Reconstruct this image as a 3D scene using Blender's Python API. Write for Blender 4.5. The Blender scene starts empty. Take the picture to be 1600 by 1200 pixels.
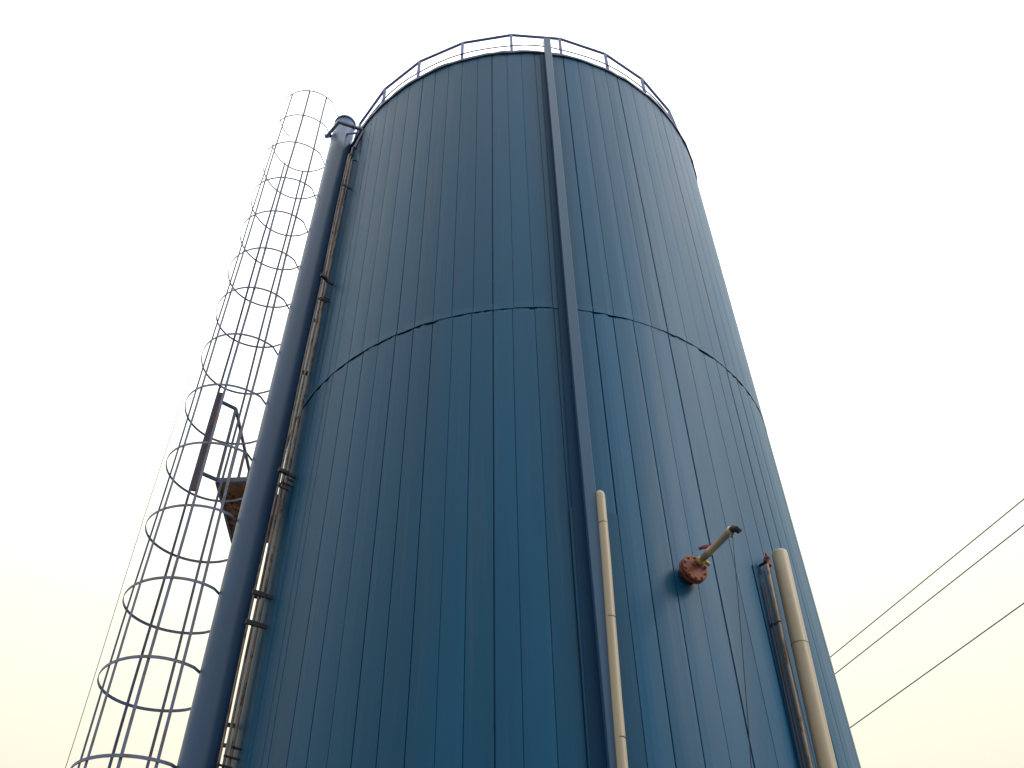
import bpy, bmesh, math, random
from mathutils import Vector, Matrix
random.seed(7)
S = bpy.context.scene
R = 4.0            # tank radius (m)
EYE = 1.6          # eye height
D = 3.0814         # camera to tank axis, in tank radii
H = 4.286          # rim height above the eye, in tank radii

# ------------------------------------------------------------------ camera
cam_d = bpy.data.cameras.new('camera'); cam = bpy.data.objects.new('camera', cam_d)
S.collection.objects.link(cam); S.camera = cam
PITCH, ROLL, YAW, FPX = 0.7740084, -0.0237559, -0.0183901, 1442.08
cy, sy, cp, sp = math.cos(YAW), math.sin(YAW), math.cos(PITCH), math.sin(PITCH)
F = Vector((sy*cp, cy*cp, sp)); Rt = Vector((cy, -sy, 0)); U = Rt.cross(F)
R2 = math.cos(ROLL)*Rt + math.sin(ROLL)*U; U2 = -math.sin(ROLL)*Rt + math.cos(ROLL)*U
M3 = Matrix((R2, U2, -F)).transposed()
cam.matrix_world = Matrix.Translation((0, -D*R, EYE)) @ M3.to_4x4()
cam_d.sensor_width = 36; cam_d.lens = 36*FPX/1600
cam_d.clip_start = .05; cam_d.clip_end = 5000

# ------------------------------------------------------------------ world: overcast sky
w = bpy.data.worlds.new('World'); S.world = w; w.use_nodes = True
nt = w.node_tree; nt.nodes.clear()
def N(t, **k):
    n = nt.nodes.new(t)
    for a, b in k.items(): setattr(n, a, b)
    return n
SUN_EL, SUN_AZ = math.radians(33), math.radians(112)     # azimuth from +Y clockwise
sky = N('ShaderNodeTexSky'); sky.sky_type = 'NISHITA'; sky.sun_disc = False
sky.sun_elevation = SUN_EL; sky.sun_rotation = SUN_AZ; sky.dust_density = 4; sky.air_density = 1
tc = N('ShaderNodeTexCoord'); sep = N('ShaderNodeSeparateXYZ')
nt.links.new(tc.outputs['Generated'], sep.inputs[0])
ramp = N('ShaderNodeValToRGB')         # cloud deck: brighter and whiter towards the zenith
cr = ramp.color_ramp
stops = [(0.0, (.36, .35, .32)), (.2, (.58, .54, .45)), (.36, (.76, .72, .57)), (.48, (.89, .875, .69)), (.60, (1.10, 1.10, .94)), (.72, (1.45, 1.45, 1.40)), (1.0, (1.9, 1.9, 1.9))]
while len(cr.elements) < len(stops): cr.elements.new(.5)
for e, (p_, c_) in zip(cr.elements, stops): e.position = p_; e.color = (*c_, 1)
nt.links.new(sep.outputs['Z'], ramp.inputs[0])
noi = N('ShaderNodeTexNoise'); noi.inputs['Scale'].default_value = 1.3; noi.inputs['Detail'].default_value = 3
nt.links.new(tc.outputs['Generated'], noi.inputs['Vector'])
mr = N('ShaderNodeMapRange'); mr.inputs['To Min'].default_value = .93; mr.inputs['To Max'].default_value = 1.07
nt.links.new(noi.outputs[0], mr.inputs[0])
mul = N('ShaderNodeVectorMath', operation='SCALE')
my = N('ShaderNodeMapRange'); my.inputs['From Min'].default_value = -1; my.inputs['From Max'].default_value = .35   # the clouds behind the photographer are darker
my.inputs['To Min'].default_value = .42; my.inputs['To Max'].default_value = 1.0; my.interpolation_type = 'SMOOTHSTEP'
nt.links.new(sep.outputs['Y'], my.inputs[0]); mm = N('ShaderNodeMath', operation='MULTIPLY')
nt.links.new(mr.outputs[0], mm.inputs[0]); nt.links.new(my.outputs[0], mm.inputs[1])
nt.links.new(ramp.outputs[0], mul.inputs[0]); nt.links.new(mm.outputs[0], mul.inputs['Scale'])
b1 = N('ShaderNodeBackground'); b1.inputs[1].default_value = .012
b2 = N('ShaderNodeBackground'); b2.inputs[1].default_value = 1.0
add = N('ShaderNodeAddShader'); wo = N('ShaderNodeOutputWorld')
nt.links.new(sky.outputs[0], b1.inputs[0]); nt.links.new(mul.outputs[0], b2.inputs[0])
nt.links.new(b1.outputs[0], add.inputs[0]); nt.links.new(b2.outputs[0], add.inputs[1]); nt.links.new(add.outputs[0], wo.inputs[0])

sd = bpy.data.lights.new('sun', 'SUN'); sd.energy = .85; sd.angle = math.radians(18); sd.color = (1, .95, .86)
so = bpy.data.objects.new('sun', sd); S.collection.objects.link(so)
dirv = Vector((math.sin(SUN_AZ)*math.cos(SUN_EL), math.cos(SUN_AZ)*math.cos(SUN_EL), math.sin(SUN_EL)))
so.rotation_euler = dirv.to_track_quat('Z', 'Y').to_euler()
S.view_settings.view_transform = 'Standard'; S.view_settings.look = 'None'
S.view_settings.exposure = 0.38; S.view_settings.gamma = 1

# ------------------------------------------------------------------ materials
def mat(name, col, rough=.5, metal=0., var=.15, scale=3., streak=None, bump=0., bscale=4., rust=0., rustcol=(.16,.06,.03), spec=.5, uv=False, coat=0.):
    m = bpy.data.materials.new(name); m.use_nodes = True; t = m.node_tree; n = t.nodes; L = t.links
    b = n['Principled BSDF']; b.inputs['Roughness'].default_value = rough; b.inputs['Metallic'].default_value = metal
    b.inputs['Specular IOR Level'].default_value = spec
    if coat: b.inputs['Coat Weight'].default_value = coat; b.inputs['Coat Roughness'].default_value = .12
    c = n.new('ShaderNodeTexCoord'); src = c.outputs['UV' if uv else 'Object']
    mp = n.new('ShaderNodeMapping'); L.new(src, mp.inputs[0])
    if streak: mp.inputs['Scale'].default_value = streak
    x = n.new('ShaderNodeTexNoise'); x.inputs['Scale'].default_value = scale; x.inputs['Detail'].default_value = 6; x.inputs['Roughness'].default_value = .65
    L.new(mp.outputs[0], x.inputs['Vector'])
    r = n.new('ShaderNodeMapRange'); r.inputs['From Min'].default_value = .25; r.inputs['From Max'].default_value = .75
    r.inputs['To Min'].default_value = 1-var; r.inputs['To Max'].default_value = 1+var; L.new(x.outputs[0], r.inputs[0])
    v = n.new('ShaderNodeVectorMath'); v.operation = 'SCALE'; v.inputs[0].default_value = col; L.new(r.outputs[0], v.inputs['Scale'])
    out = v.outputs[0]
    if uv:      # each sheet from a slightly different batch; long rain streaks
        at = n.new('ShaderNodeAttribute'); at.attribute_name = 'sheet'; vm = n.new('ShaderNodeVectorMath'); vm.operation = 'MULTIPLY'
        L.new(out, vm.inputs[0]); L.new(at.outputs['Color'], vm.inputs[1]); out = vm.outputs[0]
        m2 = n.new('ShaderNodeMapping'); m2.inputs['Scale'].default_value = (9, .22, 1); L.new(src, m2.inputs[0])
        x2 = n.new('ShaderNodeTexNoise'); x2.inputs['Scale'].default_value = 1.2; x2.inputs['Detail'].default_value = 5; L.new(m2.outputs[0], x2.inputs['Vector'])
        r2_ = n.new('ShaderNodeMapRange'); r2_.inputs['From Min'].default_value = .56; r2_.inputs['From Max'].default_value = .74; r2_.inputs['To Max'].default_value = .35; L.new(x2.outputs[0], r2_.inputs[0])
        m3 = n.new('ShaderNodeMix'); m3.data_type = 'RGBA'; L.new(r2_.outputs[0], m3.inputs[0]); L.new(out, m3.inputs[6]); m3.inputs[7].default_value = (.07,.12,.17,1); out = m3.outputs[2]
    if rust:
        y = n.new('ShaderNodeTexNoise'); y.inputs['Scale'].default_value = scale*1.7; y.inputs['Detail'].default_value = 8; y.inputs['Roughness'].default_value = .7
        L.new(mp.outputs[0], y.inputs['Vector'])
        q = n.new('ShaderNodeMapRange'); q.inputs['From Min'].default_value = .62-rust*.3; q.inputs['From Max'].default_value = .70-rust*.25
        L.new(y.outputs[0], q.inputs[0])
        mx = n.new('ShaderNodeMix'); mx.data_type = 'RGBA'; L.new(q.outputs[0], mx.inputs[0]); L.new(out, mx.inputs[6]); mx.inputs[7].default_value = (*rustcol, 1)
        out = mx.outputs[2]
    L.new(out, b.inputs['Base Color'])
    rr = n.new('ShaderNodeMapRange'); rr.inputs['To Min'].default_value = max(.05, rough-.1); rr.inputs['To Max'].default_value = min(1, rough+.1)
    L.new(x.outputs[0], rr.inputs[0]); L.new(rr.outputs[0], b.inputs['Roughness'])
    if bump:
        z = n.new('ShaderNodeTexNoise'); z.inputs['Scale'].default_value = bscale; z.inputs['Detail'].default_value = 2.5
        L.new(mp.outputs[0], z.inputs['Vector'])
        bu = n.new('ShaderNodeBump'); bu.inputs['Strength'].default_value = 1; bu.inputs['Distance'].default_value = bump
        L.new(z.outputs[0], bu.inputs['Height']); L.new(bu.outputs[0], b.inputs['Normal'])
    return m

M = dict(
 wall=mat('blue_sheet', (.002,.092,.215), .50, var=.16, scale=1.5, streak=(1.0,.12,1), bump=.012, bscale=1.6, uv=True, spec=.30),
 trim=mat('rim_paint', (.09,.11,.22), .5, var=.3, scale=4, rust=.25),
 rail=mat('railing_paint', (.17,.23,.50), .5, var=.2, scale=3, rust=.1),
 panel=mat('cover_sheet', (.003,.076,.175), .45, var=.15, scale=2, streak=(1,1,.15), bump=.006, bscale=2, spec=.28),
 shade=mat('painted_shade', (.002,.052,.14), .55, var=.2, scale=2, streak=(1,1,.12), spec=.2),  # wall blue darkened to paint the shade beside duct and wide pipe
 duct=mat('duct_paint', (.03,.10,.215), .40, var=.15, scale=2, streak=(1,1,.2), bump=.004, bscale=2),
 pipe=mat('blue_pipe_paint', (.048,.112,.245), .4, var=.14, scale=1.6, streak=(1,1,.25), bump=.006, bscale=2),
 cage=mat('cage_steel', (.15,.20,.36), .5, var=.25, scale=5, rust=.35, rustcol=(.18,.11,.13)),
 plank=mat('weathered_plank', (.19,.12,.12), .7, var=.35, scale=3, streak=(3,3,.5), rust=.4, rustcol=(.10,.07,.11)),
 rust=mat('rusty_steel', (.36,.17,.10), .8, var=.45, scale=5, rust=.3, rustcol=(.05,.03,.03), bump=.01, bscale=12),
 rpipe=mat('corroded_pipe', (.27,.21,.17), .6, var=.4, scale=5, streak=(1,1,.4), rust=.45, rustcol=(.10,.045,.035), bump=.006, bscale=10),
 dark=mat('dark_steel', (.03,.03,.05), .55, var=.3, scale=5),
 beige=mat('beige_plastic', (.44,.385,.30), .45, var=.12, scale=3, streak=(1,1,.2), rust=.12, rustcol=(.27,.21,.15)),
 joint=mat('beige_joint', (.20,.155,.11), .55, var=.2, scale=6),
 red=mat('red_flange', (.25,.06,.032), .65, var=.45, scale=9, rust=.35, rustcol=(.08,.03,.035), bump=.01, bscale=20),
 redh=mat('red_handle', (.24,.035,.07), .5, var=.25, scale=9),
 yellow=mat('brass', (.42,.33,.13), .45, var=.3, scale=12, rust=.2, rustcol=(.12,.09,.05)),
 wire=mat('wire_sheath', (.42,.27,.31), .6, var=.1),
 thin=mat('thin_wire', (.12,.12,.12), .6, var=.1),
 roof=mat('roof_sheet', (.05,.10,.16), .5, var=.2),
 ground=mat('yard_ground', (.10,.09,.075), .95, var=.4, scale=.35, bump=.05, bscale=3, rust=.3, rustcol=(.055,.06,.035)),
)

# ------------------------------------------------------------------ helpers
C = S.collection
def tag(o, label=None, cat=None, group=None, kind=None):
    for k, v in (('label', label), ('category', cat), ('group', group), ('kind', kind)):
        if v: o[k] = v
    return o
def thing(name, label, cat, loc=(0,0,0), group=None):
    o = bpy.data.objects.new(name, None); C.objects.link(o); o.location = loc; o.empty_display_size = .2
    return tag(o, label, cat, group)
def obj(name, bm, m, parent=None, smooth=False):
    me = bpy.data.meshes.new(name); bm.normal_update(); bm.to_mesh(me); bm.free()
    me.materials.append(m); o = bpy.data.objects.new(name, me); C.objects.link(o)
    if parent:
        o.parent = parent; off = Vector(parent.location)
        if parent.parent: off += Vector(parent.parent.location)
        me.transform(Matrix.Translation(-off))
    if smooth:
        for p in me.polygons: p.use_smooth = True
    return o
def W(x, y, z): return Vector((x*R, y*R, z*R+EYE))           # tank-radius units, origin on the axis at eye height
def pol(phi, r, z):                                           # phi: degrees to the right of the side facing the camera
    a = math.radians(phi); return W(r*math.sin(a), -r*math.cos(a), z)
def azt(az, t, z):                                            # azimuth and distance seen from the photographer's spot
    a = math.radians(az); return W(t*math.sin(a), t*math.cos(a)-D, z)
def aztan(az, r):                                             # on circle r round the axis, at azimuth az (near side)
    a = math.radians(az); b = D*math.cos(a); t = b-math.sqrt(max(0, b*b-D*D+r*r)); return t*math.sin(a), t*math.cos(a)-D
def tube(bm, pts, rad, seg=12, caps=True, closed=False):
    pts = [Vector(p) for p in pts]; n = len(pts); rads = rad if isinstance(rad, (list, tuple)) else [rad]*n
    rings = []; up = None
    for i, p in enumerate(pts):
        a = pts[(i-1) % n] if (i or closed) else p; b = pts[(i+1) % n] if (i < n-1 or closed) else p
        t = (b-a).normalized()
        if up is None: up = Vector((0,0,1)) if abs(t.z) < .9 else Vector((1,0,0))
        x = up.cross(t).normalized(); y = t.cross(x).normalized(); up = y
        rings.append([bm.verts.new(p+rads[i]*(math.cos(2*math.pi*k/seg)*x+math.sin(2*math.pi*k/seg)*y)) for k in range(seg)])
    for i in range(n if closed else n-1):
        A, B = rings[i], rings[(i+1) % n]
        for k in range(seg):
            f = bm.faces.new((A[k], A[(k+1) % seg], B[(k+1) % seg], B[k])); f.smooth = True
    if caps and not closed:
        bm.faces.new(rings[0][::-1]); bm.faces.new(rings[-1])
def strip(bm, pts, wdir, w_, th):
    """flat bar swept along pts; wdir(i) = direction of its width"""
    n = len(pts); rings = []
    for i, p in enumerate(pts):
        t = (pts[min(i+1, n-1)]-pts[max(i-1, 0)]).normalized(); wd = wdir(i); wd = (wd-wd.dot(t)*t).normalized(); nd = t.cross(wd)
        rings.append([bm.verts.new(p+sx*w_/2*wd+sy_*th/2*nd) for sx, sy_ in ((-1,-1),(1,-1),(1,1),(-1,1))])
    for i in range(n-1):
        A, B = rings[i], rings[i+1]
        for k in range(4): bm.faces.new((A[k], A[(k+1) % 4], B[(k+1) % 4], B[k]))
    bm.faces.new(rings[0][::-1]); bm.faces.new(rings[-1])
def box(bm, c, ax, ay, az_, hx, hy, hz, bev=0):
    vs = [bm.verts.new(c+i*hx*ax+j*hy*ay+k*hz*az_) for i in (-1,1) for j in (-1,1) for k in (-1,1)]
    fs = [bm.faces.new([vs[q] for q in f]) for f in ((0,1,3,2),(4,6,7,5),(0,4,5,1),(2,3,7,6),(0,2,6,4),(1,5,7,3))]
    if bev:
        es = list({e for f in fs for e in f.edges}); bmesh.ops.bevel(bm, geom=es, offset=bev, segments=2, affect='EDGES')
def bar(bm, a, b, w_, h_, up=Vector((0,0,1))):
    a = Vector(a); b = Vector(b); t = (b-a); l = t.length/2; t.normalize()
    if abs(t.dot(up)) > .95: up = Vector((1,0,0))
    x = up.cross(t).normalized(); y = t.cross(x)
    box(bm, (a+b)/2, x, y, t, w_/2, h_/2, l)
Z = Vector((0,0,1)); GZ = -EYE/R

# ------------------------------------------------------------------ ground
bm = bmesh.new(); bmesh.ops.create_grid(bm, x_segments=40, y_segments=40, size=1500)
g = obj('ground', bm, M['ground']); tag(g, kind='structure')

# ------------------------------------------------------------------ tank
tank = thing('storage_tank', 'tall round tank clad in vertical blue metal sheets, filling the middle of the view', 'tank', (0,0,0))
ribs = [-44.0,-39.4,-34.9,-30.6,-26.4,-22.25,-18.1,-13.9,-9.65,-5.6,-1.55,2.4,6.4,10.35,14.3,18.65,22.8,26.75,30.95,35.75,40.15,44.3,48.1,52.5,56.9,61.2,65.5]
a_ = 65.5
while a_ < 311.0: a_ += 4.28; ribs.append(a_)
strong = {-5.6, 14.3, 30.95, 48.1}
rng = random.Random(3)
def wnoise(k, n=64, seed=1):
    r_ = random.Random(seed); v = [r_.random() for _ in range(n)]
    x = k % n; i = int(x); f = x-i; f = f*f*(3-2*f); return v[i]*(1-f)+v[(i+1) % n]*f
ZS = 2.399
def wall(name, z0, z1, r0, seed, ragged=False):
    rg = random.Random(seed); prof = []     # (phi, dr)
    rb = sorted((q+rg.uniform(-.28,.28) if (q not in strong) else q) % 360 for q in ribs)
    weight = [rg.choice([.55,.7,.85,1.0]) for _ in rb]
    for i, q in enumerate(rb):
        if any(abs(((q-s+180) % 360)-180) < .01 for s in strong): weight[i] = 1.5
    pt = [rg.uniform(-.00035,.00035) for _ in rb]
    pb = [rg.uniform(-.00035,.00035) for _ in rb]
    for i, q in enumerate(rb):
        nx = rb[(i+1) % len(rb)]; nx = nx+360 if nx < q else nx
        wd = .19*weight[i]; dp = .0036*weight[i]
        prof += [(q-wd/2, pb[i-1]), (q-wd*.2, -dp), (q+wd*.2, -dp), (q+wd/2, pt[i])]
        # slight standing lip beside the joint, then a gently dished sheet
        for f in (.06,.14,.3,.5,.7,.86,.94):
            prof.append((q+(nx-q)*f, pt[i]*(1-f)+pb[i]*f+.0009*math.sin(math.pi*f)*rg.uniform(.5,1.2)))
    nz = 14; bm = bmesh.new(); uvl = bm.loops.layers.uv.new('uv'); cl_ = bm.loops.layers.float_color.new('sheet'); cols = []; tones = [rg.uniform(.93, 1.06) for _ in rb]
    for ph, dr in prof:
        col = []
        for k in range(nz+1):
            z = z0+(z1-z0)*k/nz; rr = r0+dr; p2 = ph+.05*(wnoise(z*3+int(ph/4.28)*7.3, 64, seed)-.5)
            if ragged and k == 0:
                u = wnoise((ph % 360)*.55, 198, 11); rr += .0003+.0009*u; z += .004*(wnoise((ph % 360)*.9, 324, 5)-.5)
            if ragged and k == 1: z = z0+.03
            if not ragged and k >= nz-2:      # the lower sheets are dressed back under the lap, unevenly
                u = wnoise((ph % 360)*.9, 324, 11)
                z = (ZS-.014, ZS-.001, ZS+.05)[k-nz+2]; rr -= (0, .0006+.0060*max(0, (u-.40)/.6)**1.2, .014)[k-nz+2]
            col.append(bm.verts.new(pol(p2, rr, z)))
        cols.append((col, ph))
    n = len(cols)
    for i in range(n):
        A, pa = cols[i]; B, pb_ = cols[(i+1) % n]; pb2 = pb_ if pb_ > pa else pb_+360
        for k in range(nz):
            f = bm.faces.new((A[k], B[k], B[k+1], A[k+1]))
            for lp, (u_, v_) in zip(f.loops, ((pa,k),(pb2,k),(pb2,k+1),(pa,k+1))):
                lp[uvl].uv = (math.radians(u_)*R+seed*7.3, (z0+(z1-z0)*v_/nz)*R); tn = tones[i//11]; lp[cl_] = (tn, tn, tn, 1)
    if ragged:      # inner skin of the overhanging lap: a real, shaded gap underneath
        inn = [bm.verts.new(c_[0].co+Vector((-c_[0].co.x, -c_[0].co.y, 0)).normalized()*.0012) for c_, _ in cols]
        up_ = [bm.verts.new(pol(ph, r0-.0016, z0+.030)) for _, ph in cols]
        for i in range(n):
            j = (i+1) % n
            bm.faces.new((cols[i][0][0], inn[i], inn[j], cols[j][0][0])); bm.faces.new((inn[i], up_[i], up_[j], inn[j]))
    o = obj(name, bm, M['wall'], tank)
    return o
ZS = 2.399
wl = wall('wall', GZ, ZS+.04, .9994, 1); tag(wl, 'lower tier of blue wall sheets')
wu = wall('wall', ZS, H, 1.0, 2, ragged=True); tag(wu, 'upper tier of blue wall sheets lapped over the lower one')
# roof: low cone
bm = bmesh.new(); ring = [bm.verts.new(pol(i*5, .998, H-.002)) for i in range(72)]; ap = bm.verts.new(W(0,0,H+.06))
for i in range(72): bm.faces.new((ring[i], ring[(i+1) % 72], ap))
obj('roof', bm, M['roof'], tank)
# rim angle, slightly uneven like a hand fitted flashing
bm = bmesh.new(); n = 300; rings = []
for i in range(n):
    ph = i*360/n; u = wnoise(i*.5, 150, 21)-.5; v = wnoise(i*.31, 93, 22)-.5
    ro = 1.0085+.003*u; zb = H-.012-.009*v; zt = H+.004+.006*u
    rings.append([bm.verts.new(pol(ph, a, b)) for a, b in ((1.0025, zb+.001), (ro, zb), (ro+.0005, zt), (.985, zt))])
for i in range(n):
    A, B = rings[i], rings[(i+1) % n]
    for k in range(3): bm.faces.new((A[k], B[k], B[k+1], A[k+1]))
obj('rim', bm, M['trim'], tank)
# cover panel low on the wall behind duct and pipe
bm = bmesh.new(); fr = []
phs = [6.45+i*(14.15-6.45)/10 for i in range(11)]
for z in (GZ, 0.2, .6, 1.0, 1.4, 1.535): fr.append([bm.verts.new(pol(p, 1.007, z+(.012*(10-i)/10 if z > 1.5 else 0))) for i, p in enumerate(phs)])
bk = [[bm.verts.new(pol(p, .990, z)) for p in (phs[0], phs[-1])] for z in (GZ, 0.2, .6, 1.0, 1.4, 1.54)]
for j in range(5):
    for i in range(10): bm.faces.new((fr[j][i], fr[j][i+1], fr[j+1][i+1], fr[j+1][i]))
    bm.faces.new((bk[j][0], fr[j][0], fr[j+1][0], bk[j+1][0])); bm.faces.new((fr[j][-1], bk[j][1], bk[j+1][1], fr[j+1][-1]))
bm.faces.new(fr[5][:]+[bk[5][1], bk[5][0]])
obj('cover_panel', bm, M['panel'], tank)

# ------------------------------------------------------------------ guard railing on the rim
railing = thing('guard_railing', 'blue-grey polygonal guard railing running round the top rim of the blue tank', 'railing', pol(0, .985, H))
NP = 25; RH = .222
for i in range(NP):
    ph = i*14.4+random.uniform(-.25,.25); bm = bmesh.new(); bar(bm, pol(ph, .985, H+.004), pol(ph, .985, H+RH-.006), .055, .055); 
    obj('post', bm, M['rail'], railing)
bm = bmesh.new()
ps = [pol(i*14.4, .985, H+RH+random.uniform(-.003,.003)) for i in range(NP)]
tube(bm, ps, .03, 8, closed=True); obj('top_rail', bm, M['rail'], railing)
bm = bmesh.new(); tube(bm, [pol(i*3.6, .992+.002*math.sin(i), H+.088+.004*math.sin(i*.7)) for i in range(100)], .013, 6, closed=True)
obj('mid_rail', bm, M['rail'], railing)

# ------------------------------------------------------------------ square duct up the wall
duct = thing('wall_duct', 'slim square blue duct running up the front of the tank past its rim', 'duct', pol(9.9, 1.01, GZ))
def duct_x(z): return 9.95
bm = bmesh.new(); rings = []
for k in range(31):
    z = GZ+(H+.09-GZ)*k/30; c = 9.65+.07*math.sin(z*2.1); wv = .92
    rings.append([bm.verts.new(pol(c+a, b, z)) for a, b in ((-wv, 1.012), (-wv, 1.036), (-wv*.88, 1.0385), (wv*.88, 1.0385), (wv, 1.036), (wv, 1.012))])
for A, B in zip(rings, rings[1:]):
    for k in range(6): bm.faces.new((A[k], A[(k+1) % 6], B[(k+1) % 6], B[k]))
bm.faces.new(rings[-1]); obj('casing', bm, M['duct'], duct)

def shade_band(name, f0, f1, z1, parent, r=1.0035, th=.003, m='shade'):      # added flat strip on the wall, its dark colour stands in for shade
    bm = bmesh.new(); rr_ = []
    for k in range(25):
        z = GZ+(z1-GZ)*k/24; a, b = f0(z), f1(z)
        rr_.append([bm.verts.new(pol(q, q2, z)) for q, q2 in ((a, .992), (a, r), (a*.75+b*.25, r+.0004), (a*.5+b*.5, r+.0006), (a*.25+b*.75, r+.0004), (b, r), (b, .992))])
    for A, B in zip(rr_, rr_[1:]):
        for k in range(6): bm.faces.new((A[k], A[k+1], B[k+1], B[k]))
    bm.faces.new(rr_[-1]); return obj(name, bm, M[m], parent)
shade_band('shade_strip', lambda z: 6.45+.33*z+.05*math.sin(z*3), lambda z: 9.4, H-.03, duct, r=1.0095)  # shade left of the duct, put into a dark strip

# ------------------------------------------------------------------ beige pipe beside the duct
def azpipe(az0, z0, az1, z1, r, z):      # centre line that leans slightly, given at two heights
    az = az0+(az1-az0)*(z-z0)/(z1-z0); x, y = aztan(az, r); return W(x, y, z)
def elbow_pts(base, inward, rad, n=7):   # quarter bend from vertical to `inward`
    return [base+inward*rad*(1-math.cos(a*math.pi/2/n))+Z*rad*math.sin(a*math.pi/2/n) for a in range(n+1)]
p1 = thing('plastic_pipe', 'thin beige plastic pipe standing against the right side of the square duct', 'pipe', azpipe(5.21,.84,5.56,1.55,1.038,GZ))
r1 = .0128*R; base = azpipe(5.21,.84,5.56,1.55,1.038,1.565); inw = Vector((-base.x, -base.y, 0)).normalized()
bm = bmesh.new(); zz = [GZ+(1.565-GZ)*k/10 for k in range(10)]
pts = [azpipe(5.21,.84,5.56,1.55,1.038,z)+Vector((.006*math.sin(z*5), 0, 0)) for z in zz]+elbow_pts(base, inw, .07)+[base+inw*.16+Z*.07]
tube(bm, pts, r1, 20); obj('tube', bm, M['beige'], p1)
for z in (1.475, 1.188, .882, .30):
    bm = bmesh.new(); c = azpipe(5.21,.84,5.56,1.55,1.038,z)
    tube(bm, [c-Z*.006, c+Z*.006], r1+.0012, 20); obj('joint', bm, M['joint'], p1)
for z in (1.32, .6, 0.05):
    bm = bmesh.new(); c = azpipe(5.21,.84,5.56,1.55,1.038,z); bar(bm, c, c+inw*.15, .02, .025); obj('clip', bm, M['beige'], p1)

# ------------------------------------------------------------------ wide beige pipe near the right edge
A2 = (17.13,.93,17.52,1.52,1.043)
p2 = thing('plastic_pipe', 'wide beige pipe near the right edge of the tank, red fitting at its top', 'pipe', azpipe(*A2, GZ))
r2 = .0235*R; base = azpipe(*A2, 1.515); inw = Vector((-base.x, -base.y, 0)).normalized()
bm = bmesh.new(); pts = [azpipe(*A2, GZ+(1.545-GZ)*k/10) for k in range(11)]
pts += [pts[-1]+Z*.03, pts[-1]+Z*.045, pts[-1]+Z*.05]
tube(bm, pts, [r2]*11+[r2*.93, r2*.72, r2*.3], 28); obj('tube', bm, M['beige'], p2)
for z in (1.245, .45):
    bm = bmesh.new(); c = azpipe(*A2, z); tube(bm, [c-Z*.009, c-Z*.008, c+Z*.004], [r2+.001, r2+.002, r2+.002], 28); obj('joint', bm, M['joint'], p2)
shade_band('shade_strip', lambda z: 39.95+.08*math.sin(z*5), lambda z: 43.3, 1.49, p2)  # dark strip drawn for the shade left of the wide pipe
# two thin corroded pipes beside it and the red fitting
def thinpipe(label, a, rr, rad, top, m='rpipe'):
    o = thing('thin_pipe', label, 'pipe', azpipe(*a, rr, GZ), 'thin corroded pipes beside the wide beige pipe')
    bm = bmesh.new(); tube(bm, [azpipe(*a, rr, GZ+(top-GZ)*k/12)+Vector((.004*math.sin(k*1.7),0,0)) for k in range(13)], rad, 12); obj('tube', bm, M[m], o)
    for z in (.15, .75, 1.3):
        bm = bmesh.new(); c = azpipe(*a, rr, z); iv = Vector((-c.x,-c.y,0)).normalized(); tube(bm, [c-Z*.01, c+Z*.01], rad+.004, 12); bar(bm, c, c+iv*.1, .012, .02)
        obj('clip', bm, M['dark'], o)
    return o
thinpipe('thin grey-brown pipe hugging the left side of the wide beige pipe', (16.2,.93,16.52,1.48), 1.03, .018, 1.49)
thinpipe('thin rusty pipe, the one further left of the wide beige pipe', (15.82,.93,16.05,1.45), 1.012, .014, 1.43, 'dark')  # tube coloured dark for the shade beside the wide pipe
fit_ = thing('pipe_fitting', 'small dark red fitting on the wall at the top left of the wide beige pipe', 'fitting', azpipe(16.65,1,16.65,1.5,1.05,1.50))
c = azpipe(16.65,1,16.65,1.5,1.03,1.505); iv = Vector((-c.x,-c.y,0)).normalized(); tg = iv.cross(Z)
bm = bmesh.new(); tube(bm, [c-Z*.07, c-Z*.055, c-Z*.05, c+Z*.03, c+Z*.035, c+Z*.05], [.03,.034,.026,.026,.036,.036], 14); obj('body', bm, M['red'], fit_, True)
bm = bmesh.new(); tube(bm, [c+Z*.05, c+Z*.11, c+Z*.125], [.014,.014,.006], 10); obj('stem', bm, M['redh'], fit_)
bm = bmesh.new(); tube(bm, [c-tg*.06, c+iv*.04, c+iv*.14], .016, 10); obj('branch', bm, M['dark'], fit_)

# ------------------------------------------------------------------ red flange with outlet pipe and valve
vphi = 25.0; vz = 1.372; ca = pol(vphi, 1.0, vz); rad_ = Vector((ca.x, ca.y, 0)).normalized(); tng = Vector((-rad_.y, rad_.x, 0)); 
if tng.x < 0: tng = -tng
flg = thing('outlet_valve', 'red round flange with brass valve and cream outlet pipe on the tank wall', 'valve', ca)
bm = bmesh.new(); tube(bm, [ca-rad_*.03, ca+rad_*.13], .105, 28); obj('neck', bm, M['dark'], flg)
bm = bmesh.new(); tube(bm, [ca+rad_*.10, ca+rad_*.105, ca+rad_*.135, ca+rad_*.140], [.150,.158,.158,.150], 36)
tube(bm, [ca+rad_*.148, ca+rad_*.175, ca+rad_*.182], [.156,.156,.146], 36); fdisc = obj('flange', bm, M['red'], flg)
for k in range(10):
    a = 2*math.pi*k/10+.2; q = ca+tng*.128*math.cos(a)+Z*.128*math.sin(a)
    bm = bmesh.new(); tube(bm, [q+rad_*.085, q+rad_*.20], .007, 8); tube(bm, [q+rad_*.182, q+rad_*.196], .015, 6); obj('bolt', bm, M['rust'], fdisc)
vs = ca+rad_*.18+tng*.055+Z*.075
bm = bmesh.new(); tube(bm, [vs, vs+rad_*.02, vs+rad_*.022, vs+rad_*.06, vs+rad_*.062, vs+rad_*.10], [.034,.034,.05,.05,.036,.036], 8); 
tube(bm, [vs+rad_*.05+tng*.03, vs+rad_*.05+tng*.10-Z*.03], [.022,.026], 10); bbody = obj('valve_body', bm, M['yellow'], flg)
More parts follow.
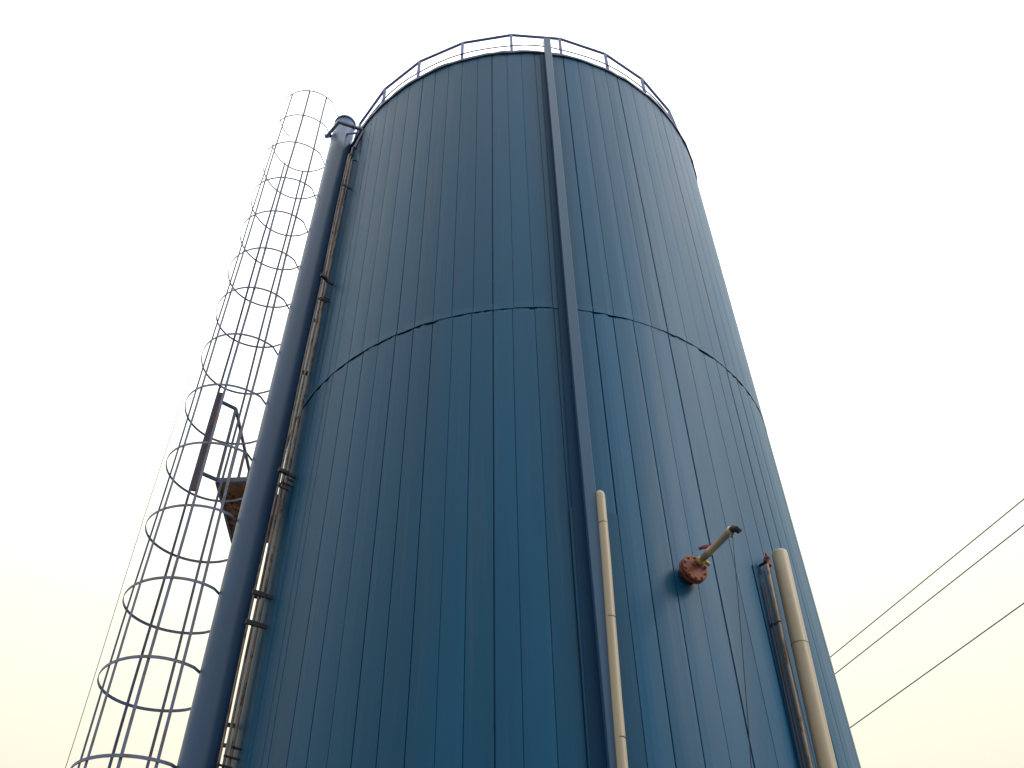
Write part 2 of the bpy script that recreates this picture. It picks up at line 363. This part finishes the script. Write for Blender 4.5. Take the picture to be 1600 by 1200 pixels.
e0 = vs+rad_*.09; e1 = e0+rad_*.56+Z*.0
bm = bmesh.new(); tube(bm, [e0, e0+rad_*.10, e0+rad_*.105, e0+rad_*.15, e0+rad_*.155, e1-rad_*.05, e1-rad_*.045, e1], [.038,.038,.046,.046,.039,.039,.048,.048], 18); obj('outlet_tube', bm, M['beige'], flg)
bm = bmesh.new(); tube(bm, [e0+rad_*.13, e0+rad_*.13+Z*.075], .012, 8); h0 = e0+rad_*.13+Z*.08
bar(bm, h0-tng*.04-rad_*.05, h0+tng*.05+rad_*.03, .03, .028); bar(bm, h0-tng*.06-rad_*.09, h0-tng*.04-rad_*.05, .036, .018); obj('handle', bm, M['redh'], bbody)
bm = bmesh.new(); tube(bm, [e1, e1+rad_*.03+tng*.012, e1+rad_*.055+tng*.028-Z*.012, e1+rad_*.06+tng*.05-Z*.05], [.036,.04,.038,.03], 14); obj('nozzle', bm, M['dark'], flg)
bm = bmesh.new(); tube(bm, [e1-rad_*.03-Z*.03, e1-rad_*.025-Z*.075], [.016,.012], 8); obj('lug', bm, M['beige'], flg)
hw = thing('hanging_wire', 'thin dark wire hanging from the end of the outlet pipe down the tank', 'wire', e1)
bm = bmesh.new(); q1 = e1-Z*.05; q2 = pol(24.4, 1.02, .3)
tube(bm, [q1.lerp(q2, i/14)+Z*(-.18*math.sin(math.pi*i/14))*(1-i/14) for i in range(15)], .0045, 6); obj('strand', bm, M['dark'], hw)

# ------------------------------------------------------------------ big blue pipe on the left
def bigp(z):
    az = -20.42+(z-.87)/(4.2-.87)*.68
    return azt(az, 2.705, z)
rb = .0548*R
bp = thing('large_pipe', 'large blue vertical pipe with a domed cap along the left side of the tank', 'pipe', bigp(GZ))
zt = 4.475; bm = bmesh.new()
tube(bm, [bigp(GZ+(zt-GZ)*k/16) for k in range(17)], rb, 40); obj('tube', bm, M['pipe'], bp)
bm = bmesh.new(); c = bigp(zt)
tube(bm, [c+Z*.001]+[c+Z*(.03+.17*math.sin(a*math.pi/16)) for a in range(9)], [rb*1.06]+[max(.004, rb*1.06*math.cos(a*math.pi/16)) for a in range(9)], 40); obj('cap', bm, M['pipe'], bp)
for z in (.62, 1.6, 2.62, 3.55):
    c = bigp(z); iv = Vector((-c.x,-c.y,0)).normalized(); bm = bmesh.new(); bar(bm, c+iv*rb*.8, c+iv*.3, .05, .05); obj('stay', bm, M['dark'], bp)
# clamp frame round its top, fixed to the rim
fr_ = thing('pipe_clamp', 'dark blue angle iron clamp holding the large blue pipe to the rim', 'bracket', bigp(4.1))
cA = azt(-20.45, 2.605, 4.33); cB = azt(-21.35, 2.72, 4.355); cT = azt(-17.5, 2.575, 4.262); cT2 = azt(-17.35, 2.60, 4.29)
for nm, a, b, w_ in (('front_arm', cT, cA, .06), ('side_arm', cA, cB, .06), ('end_plate', cB+(cB-cT).normalized()*.05, cB-(cB-cT).normalized()*.10, .07), ('rear_arm', cB, cT2, .035)):
    bm = bmesh.new(); bar(bm, a, b, w_, w_*.8); obj(nm, bm, M['rail'] if nm != 'front_arm' else M['trim'], fr_)
bm = bmesh.new(); bar(bm, cT+Z*.02, azt(-18.25, 2.58, 4.07), .05, .04); obj('brace', bm, M['trim'], fr_)

# ------------------------------------------------------------------ corroded riser pipes in the gap
labs = ['corroded brown riser pipe in the gap, nearest the large blue pipe', 'corroded brown riser pipe in the gap, the middle of the three', 'corroded brown riser pipe in the gap, nearest the tank wall']
for k, (a0, a1, rr, rad, top) in enumerate(((-19.29,-18.68,1.058,.014,3.95), (-18.97,-18.46,1.040,.016,4.05), (-18.63,-18.22,1.022,.018,3.98))):
    f = lambda z: azpipe(a0, .9, a1, 3.9, rr, z)
    o = thing('riser_pipe', labs[k], 'pipe', f(GZ), 'corroded riser pipes between the large pipe and the tank')
    bm = bmesh.new(); pts = [f(GZ+(top-GZ)*i/20)+Vector((.006*math.sin(i*1.3+k),0,0)) for i in range(21)]
    iv = Vector((-pts[-1].x,-pts[-1].y,0)).normalized(); pts += [pts[-1]+Z*.05+iv*.02, pts[-1]+Z*.07+iv*.10]
    tube(bm, pts, rad, 12); obj('tube', bm, M['rpipe'], o)
    for z in (1.02, 1.95, 2.9, 3.7):
        z += .03*k; c = f(z); bm = bmesh.new(); tube(bm, [c-Z*.012, c+Z*.012], rad+.004, 12); bar(bm, c, c+iv*.16, .02, .02); obj('clamp', bm, M['dark'], o)
for z, lb in ((1.43,'lower dark crosspiece'),(1.53,'second dark crosspiece from the bottom'),(2.0,'middle dark crosspiece'),(3.02,'upper dark crosspiece')):
    a = azpipe(-19.30,.9,-18.72,3.9,1.066,z); b = azpipe(-18.5,.9,-18.14,3.9,1.030,z); a, b = a+(a-b)*.12, b
    o = thing('pipe_bracket', lb+' strapping the corroded riser pipes to the tank', 'bracket', a, 'crosspieces over the riser pipes')
    iv = Vector((-b.x,-b.y,0)).normalized(); off = -iv*.012
    bm = bmesh.new(); bar(bm, a+off, b+off, .03, .06); obj('cross_bar', bm, M['dark'], o)
    for q in (a, b):
        bm = bmesh.new(); bar(bm, q, q+iv*.10, .03, .05); obj('wall_lug', bm, M['dark'], o)

# ------------------------------------------------------------------ caged ladder
lad = thing('caged_ladder', 'tall steel ladder with a round safety cage of hoops beside the large blue pipe', 'ladder', W(-.955,-.61,GZ))
K = 1.08      # everything on this side stands a little farther off than the pipe
def far(q): return (q[0]*K, (q[1]+D)*K-D)
sn = far((-.902,-.683)); sf = far((-.962,-.547))
for q in (sn, sf):
    bm = bmesh.new(); bar(bm, W(*q, GZ), W(*q, 4.56), .05, .03); obj('stile', bm, M['cage'], lad)
for k in range(62):
    z = GZ+.08+k*.0795
    bm = bmesh.new(); tube(bm, [W(*sn, z), W(*sf, z)], .012, 8); obj('rung', bm, M['cage'], lad)
for z in (.3, 1.2, 2.1, 3.0, 3.9):
    for q in (sn, sf):
        c = W(*q, z); iv = Vector((-c.x,-c.y,0)).normalized(); bm = bmesh.new(); bar(bm, c, c+iv*(Vector((c.x,c.y)).length-R+.03), .04, .04); obj('wall_bracket', bm, M['cage'], lad)
cc = far((-1.056,-.680)); cr_ = .158*K
hz = [4.30-.2571*k for k in range(16)]; hz[1] = 4.062; hz[2] = 3.82; hz = [q*K for q in hz]
lean = lambda z: (z-1.2)*.0035       # the cage leans a touch towards the pipe higher up
def hoop_pt(ang, z, rr=cr_): return W(cc[0]+lean(z)+rr*math.cos(ang), cc[1]+rr*math.sin(ang), z)
# vertical cage bars: (angle on hoop, top hoop index)
def ang_for(azd, near):   # crossing of azimuth with the hoop circle
    a = math.radians(azd); dx, dy = math.sin(a), math.cos(a); cx, cy_ = cc[0], cc[1]+D
    b = dx*cx+dy*cy_; q = b*b-(cx*cx+cy_*cy_)+cr_*cr_; t = b-math.sqrt(q) if near else b+math.sqrt(q)
    return math.atan2(dy*t-cy_, dx*t-cx)
inr = Vector((.88,.47,0))
for k, z in enumerate(hz):
    rk = random.Random(k+40); z += rk.uniform(-.006,.006); tiltx = rk.uniform(-.012,.012)
    a0 = ang_for(-21.85, 1); a1 = ang_for(-21.8, 0)-2*math.pi
    if k == 0: a1 = math.radians(-215)
    pts = []; n = 40
    for i in range(n+1):
        a = a0+(a1-a0)*i/n; p = hoop_pt(a, z, cr_*(1+.015*math.sin(3*a+k)+tiltx*math.cos(a))); p.z += tiltx*R*.3*math.sin(a+k); pts.append(p)
    s0 = W(sn[0]-.004, sn[1]-.012, z); s1 = W(sf[0]-.008, sf[1]+.004, z)
    pre = [s0+inr*.03, s0, s0.lerp(pts[0], .6), s0.lerp(pts[0], .85)]
    pts = pre+pts
    if k: pe = pts[-1]; pts += [s1.lerp(pe, .85), s1.lerp(pe, .6), s1, s1+inr*.04]
    bm = bmesh.new(); strip(bm, pts, lambda i: Z, .038, .009); obj('hoop', bm, M['cage'], lad, False)
for azd, near in ((-26.45,1),(-24.66,1),(-22.62,1),(-26.78,0),(-25.13,0),(-23.12,0)):
    a = ang_for(azd, near); top = hz[0]+.004 if near else hz[1]+.004
    pts = [hoop_pt(a, GZ+.75+(top-GZ-.75)*i/24, cr_-.0022)+Vector((.007*math.sin(i*.9+azd),.006*math.sin(i*.6),0)) for i in range(25)]
    ac = Vector((math.cos(a), math.sin(a), 0)); bm = bmesh.new()
    strip(bm, pts, lambda i: Vector((-ac.y, ac.x, 0)), .036, .009); obj('cage_bar', bm, M['cage'], lad)
lc = thing('hanging_line', 'very thin line hanging straight down along the outer side of the ladder cage', 'wire', azt(-27.4,2.8,4.6))
bm = bmesh.new(); tube(bm, [azt(-27.42+.05*math.sin(i), 2.8, 4.64+(GZ-4.64)*i/20) for i in range(21)], .004, 6); obj('strand', bm, M['thin'], lc)

# ------------------------------------------------------------------ landing platform beside the ladder
pf = thing('landing_platform', 'small rusty landing platform with a handrail and upright plank behind the ladder cage', 'platform', W(-1.1,-.1,2.25))
zp = 2.10*K; P1 = far((-1.12,-.493)); P2 = (-.99,-.285); P3 = far((-1.158,-.116)); P4 = (-1.012,.12)
bm = bmesh.new(); lo = [bm.verts.new(W(*q, zp-.008)) for q in (P1, P2, P4, P3)]; hi = [bm.verts.new(W(*q, zp)) for q in (P1, P2, P4, P3)]
bm.faces.new(lo[::-1]); bm.faces.new(hi)
for i in range(4): bm.faces.new((lo[i], lo[(i+1) % 4], hi[(i+1) % 4], hi[i]))
obj('floor_plate', bm, M['rust'], pf)
for a, b in ((P1,P2),(P1,P3),(P3,P4)):
    bm = bmesh.new(); bar(bm, W(*a, zp-.004), W(*b, zp-.004), .045, .085); obj('edge_beam', bm, M['cage'], pf)
for f in (.3,.62):
    a = W(P1[0]*(1-f)+P3[0]*f+.01, P1[1]*(1-f)+P3[1]*f, zp-.015); b = W(-1.0-.02*f, P2[1]*(1-f)+P4[1]*f, zp-.015)
    bm = bmesh.new(); bar(bm, a, b, .05, .05); obj('joist', bm, M['rust'], pf)
    bm = bmesh.new(); bar(bm, a.lerp(b,.15)-Z*.03, b-Z*.45, .045, .045); obj('bracket', bm, M['rust'], pf)
TOP = 2.45*K
L2 = lambda a, b, f: (a[0]*(1-f)+b[0]*f, a[1]*(1-f)+b[1]*f)
for f in (0, .33, .66, 1):
    q = L2(P1, P3, f); bm = bmesh.new(); bar(bm, W(*q, zp), W(*q, TOP), .04, .04); obj('post', bm, M['cage'], pf)
bm = bmesh.new(); bar(bm, W(*P1, TOP), W(*P3, TOP), .045, .045); obj('handrail', bm, M['cage'], pf)
PL = far((-1.176,-.545))
for z, m_ in ((TOP,'cage'), (zp,'cage')):
    bm = bmesh.new(); bar(bm, W(*P1, z), W(*PL, z), .045, .045); obj('side_rail', bm, M[m_], pf)
bm = bmesh.new(); c0 = W(PL[0], PL[1], 2.015*K); c1 = W(PL[0]+.003, PL[1], 2.487*K)
bar(bm, c0, c1, .115, .04, Vector((.3,-1,0)).normalized()); obj('upright_plank', bm, M['plank'], pf)

# ------------------------------------------------------------------ overhead cables to the right
cl = ['uppermost of the three thin overhead cables at right of the tank', 'middle of the three thin overhead cables at right of the tank', 'lowest of the three thin overhead cables at right of the tank']
for k, (z, a, ta, b, tb) in enumerate(((1.70,19.07,.489,33.15,.612), (1.60,19.05,.469,32.49,.582), (1.40,19.03,.409,30.6,.497))):
    A = azt(a, z/ta, z); B = azt(b, z/tb, z); d = (B-A)
    o = thing('overhead_cable', cl[k], 'cable', A, 'overhead cables behind the tank')
    pts = [A+d*(-14+26*i/60) for i in range(61)]
    for i, q in enumerate(pts): q.z += .00006*((-14+26*i/60)-.5)**2*40-.0006
    bm = bmesh.new(); tube(bm, pts, .0075, 6); obj('strand', bm, M['wire'], o)
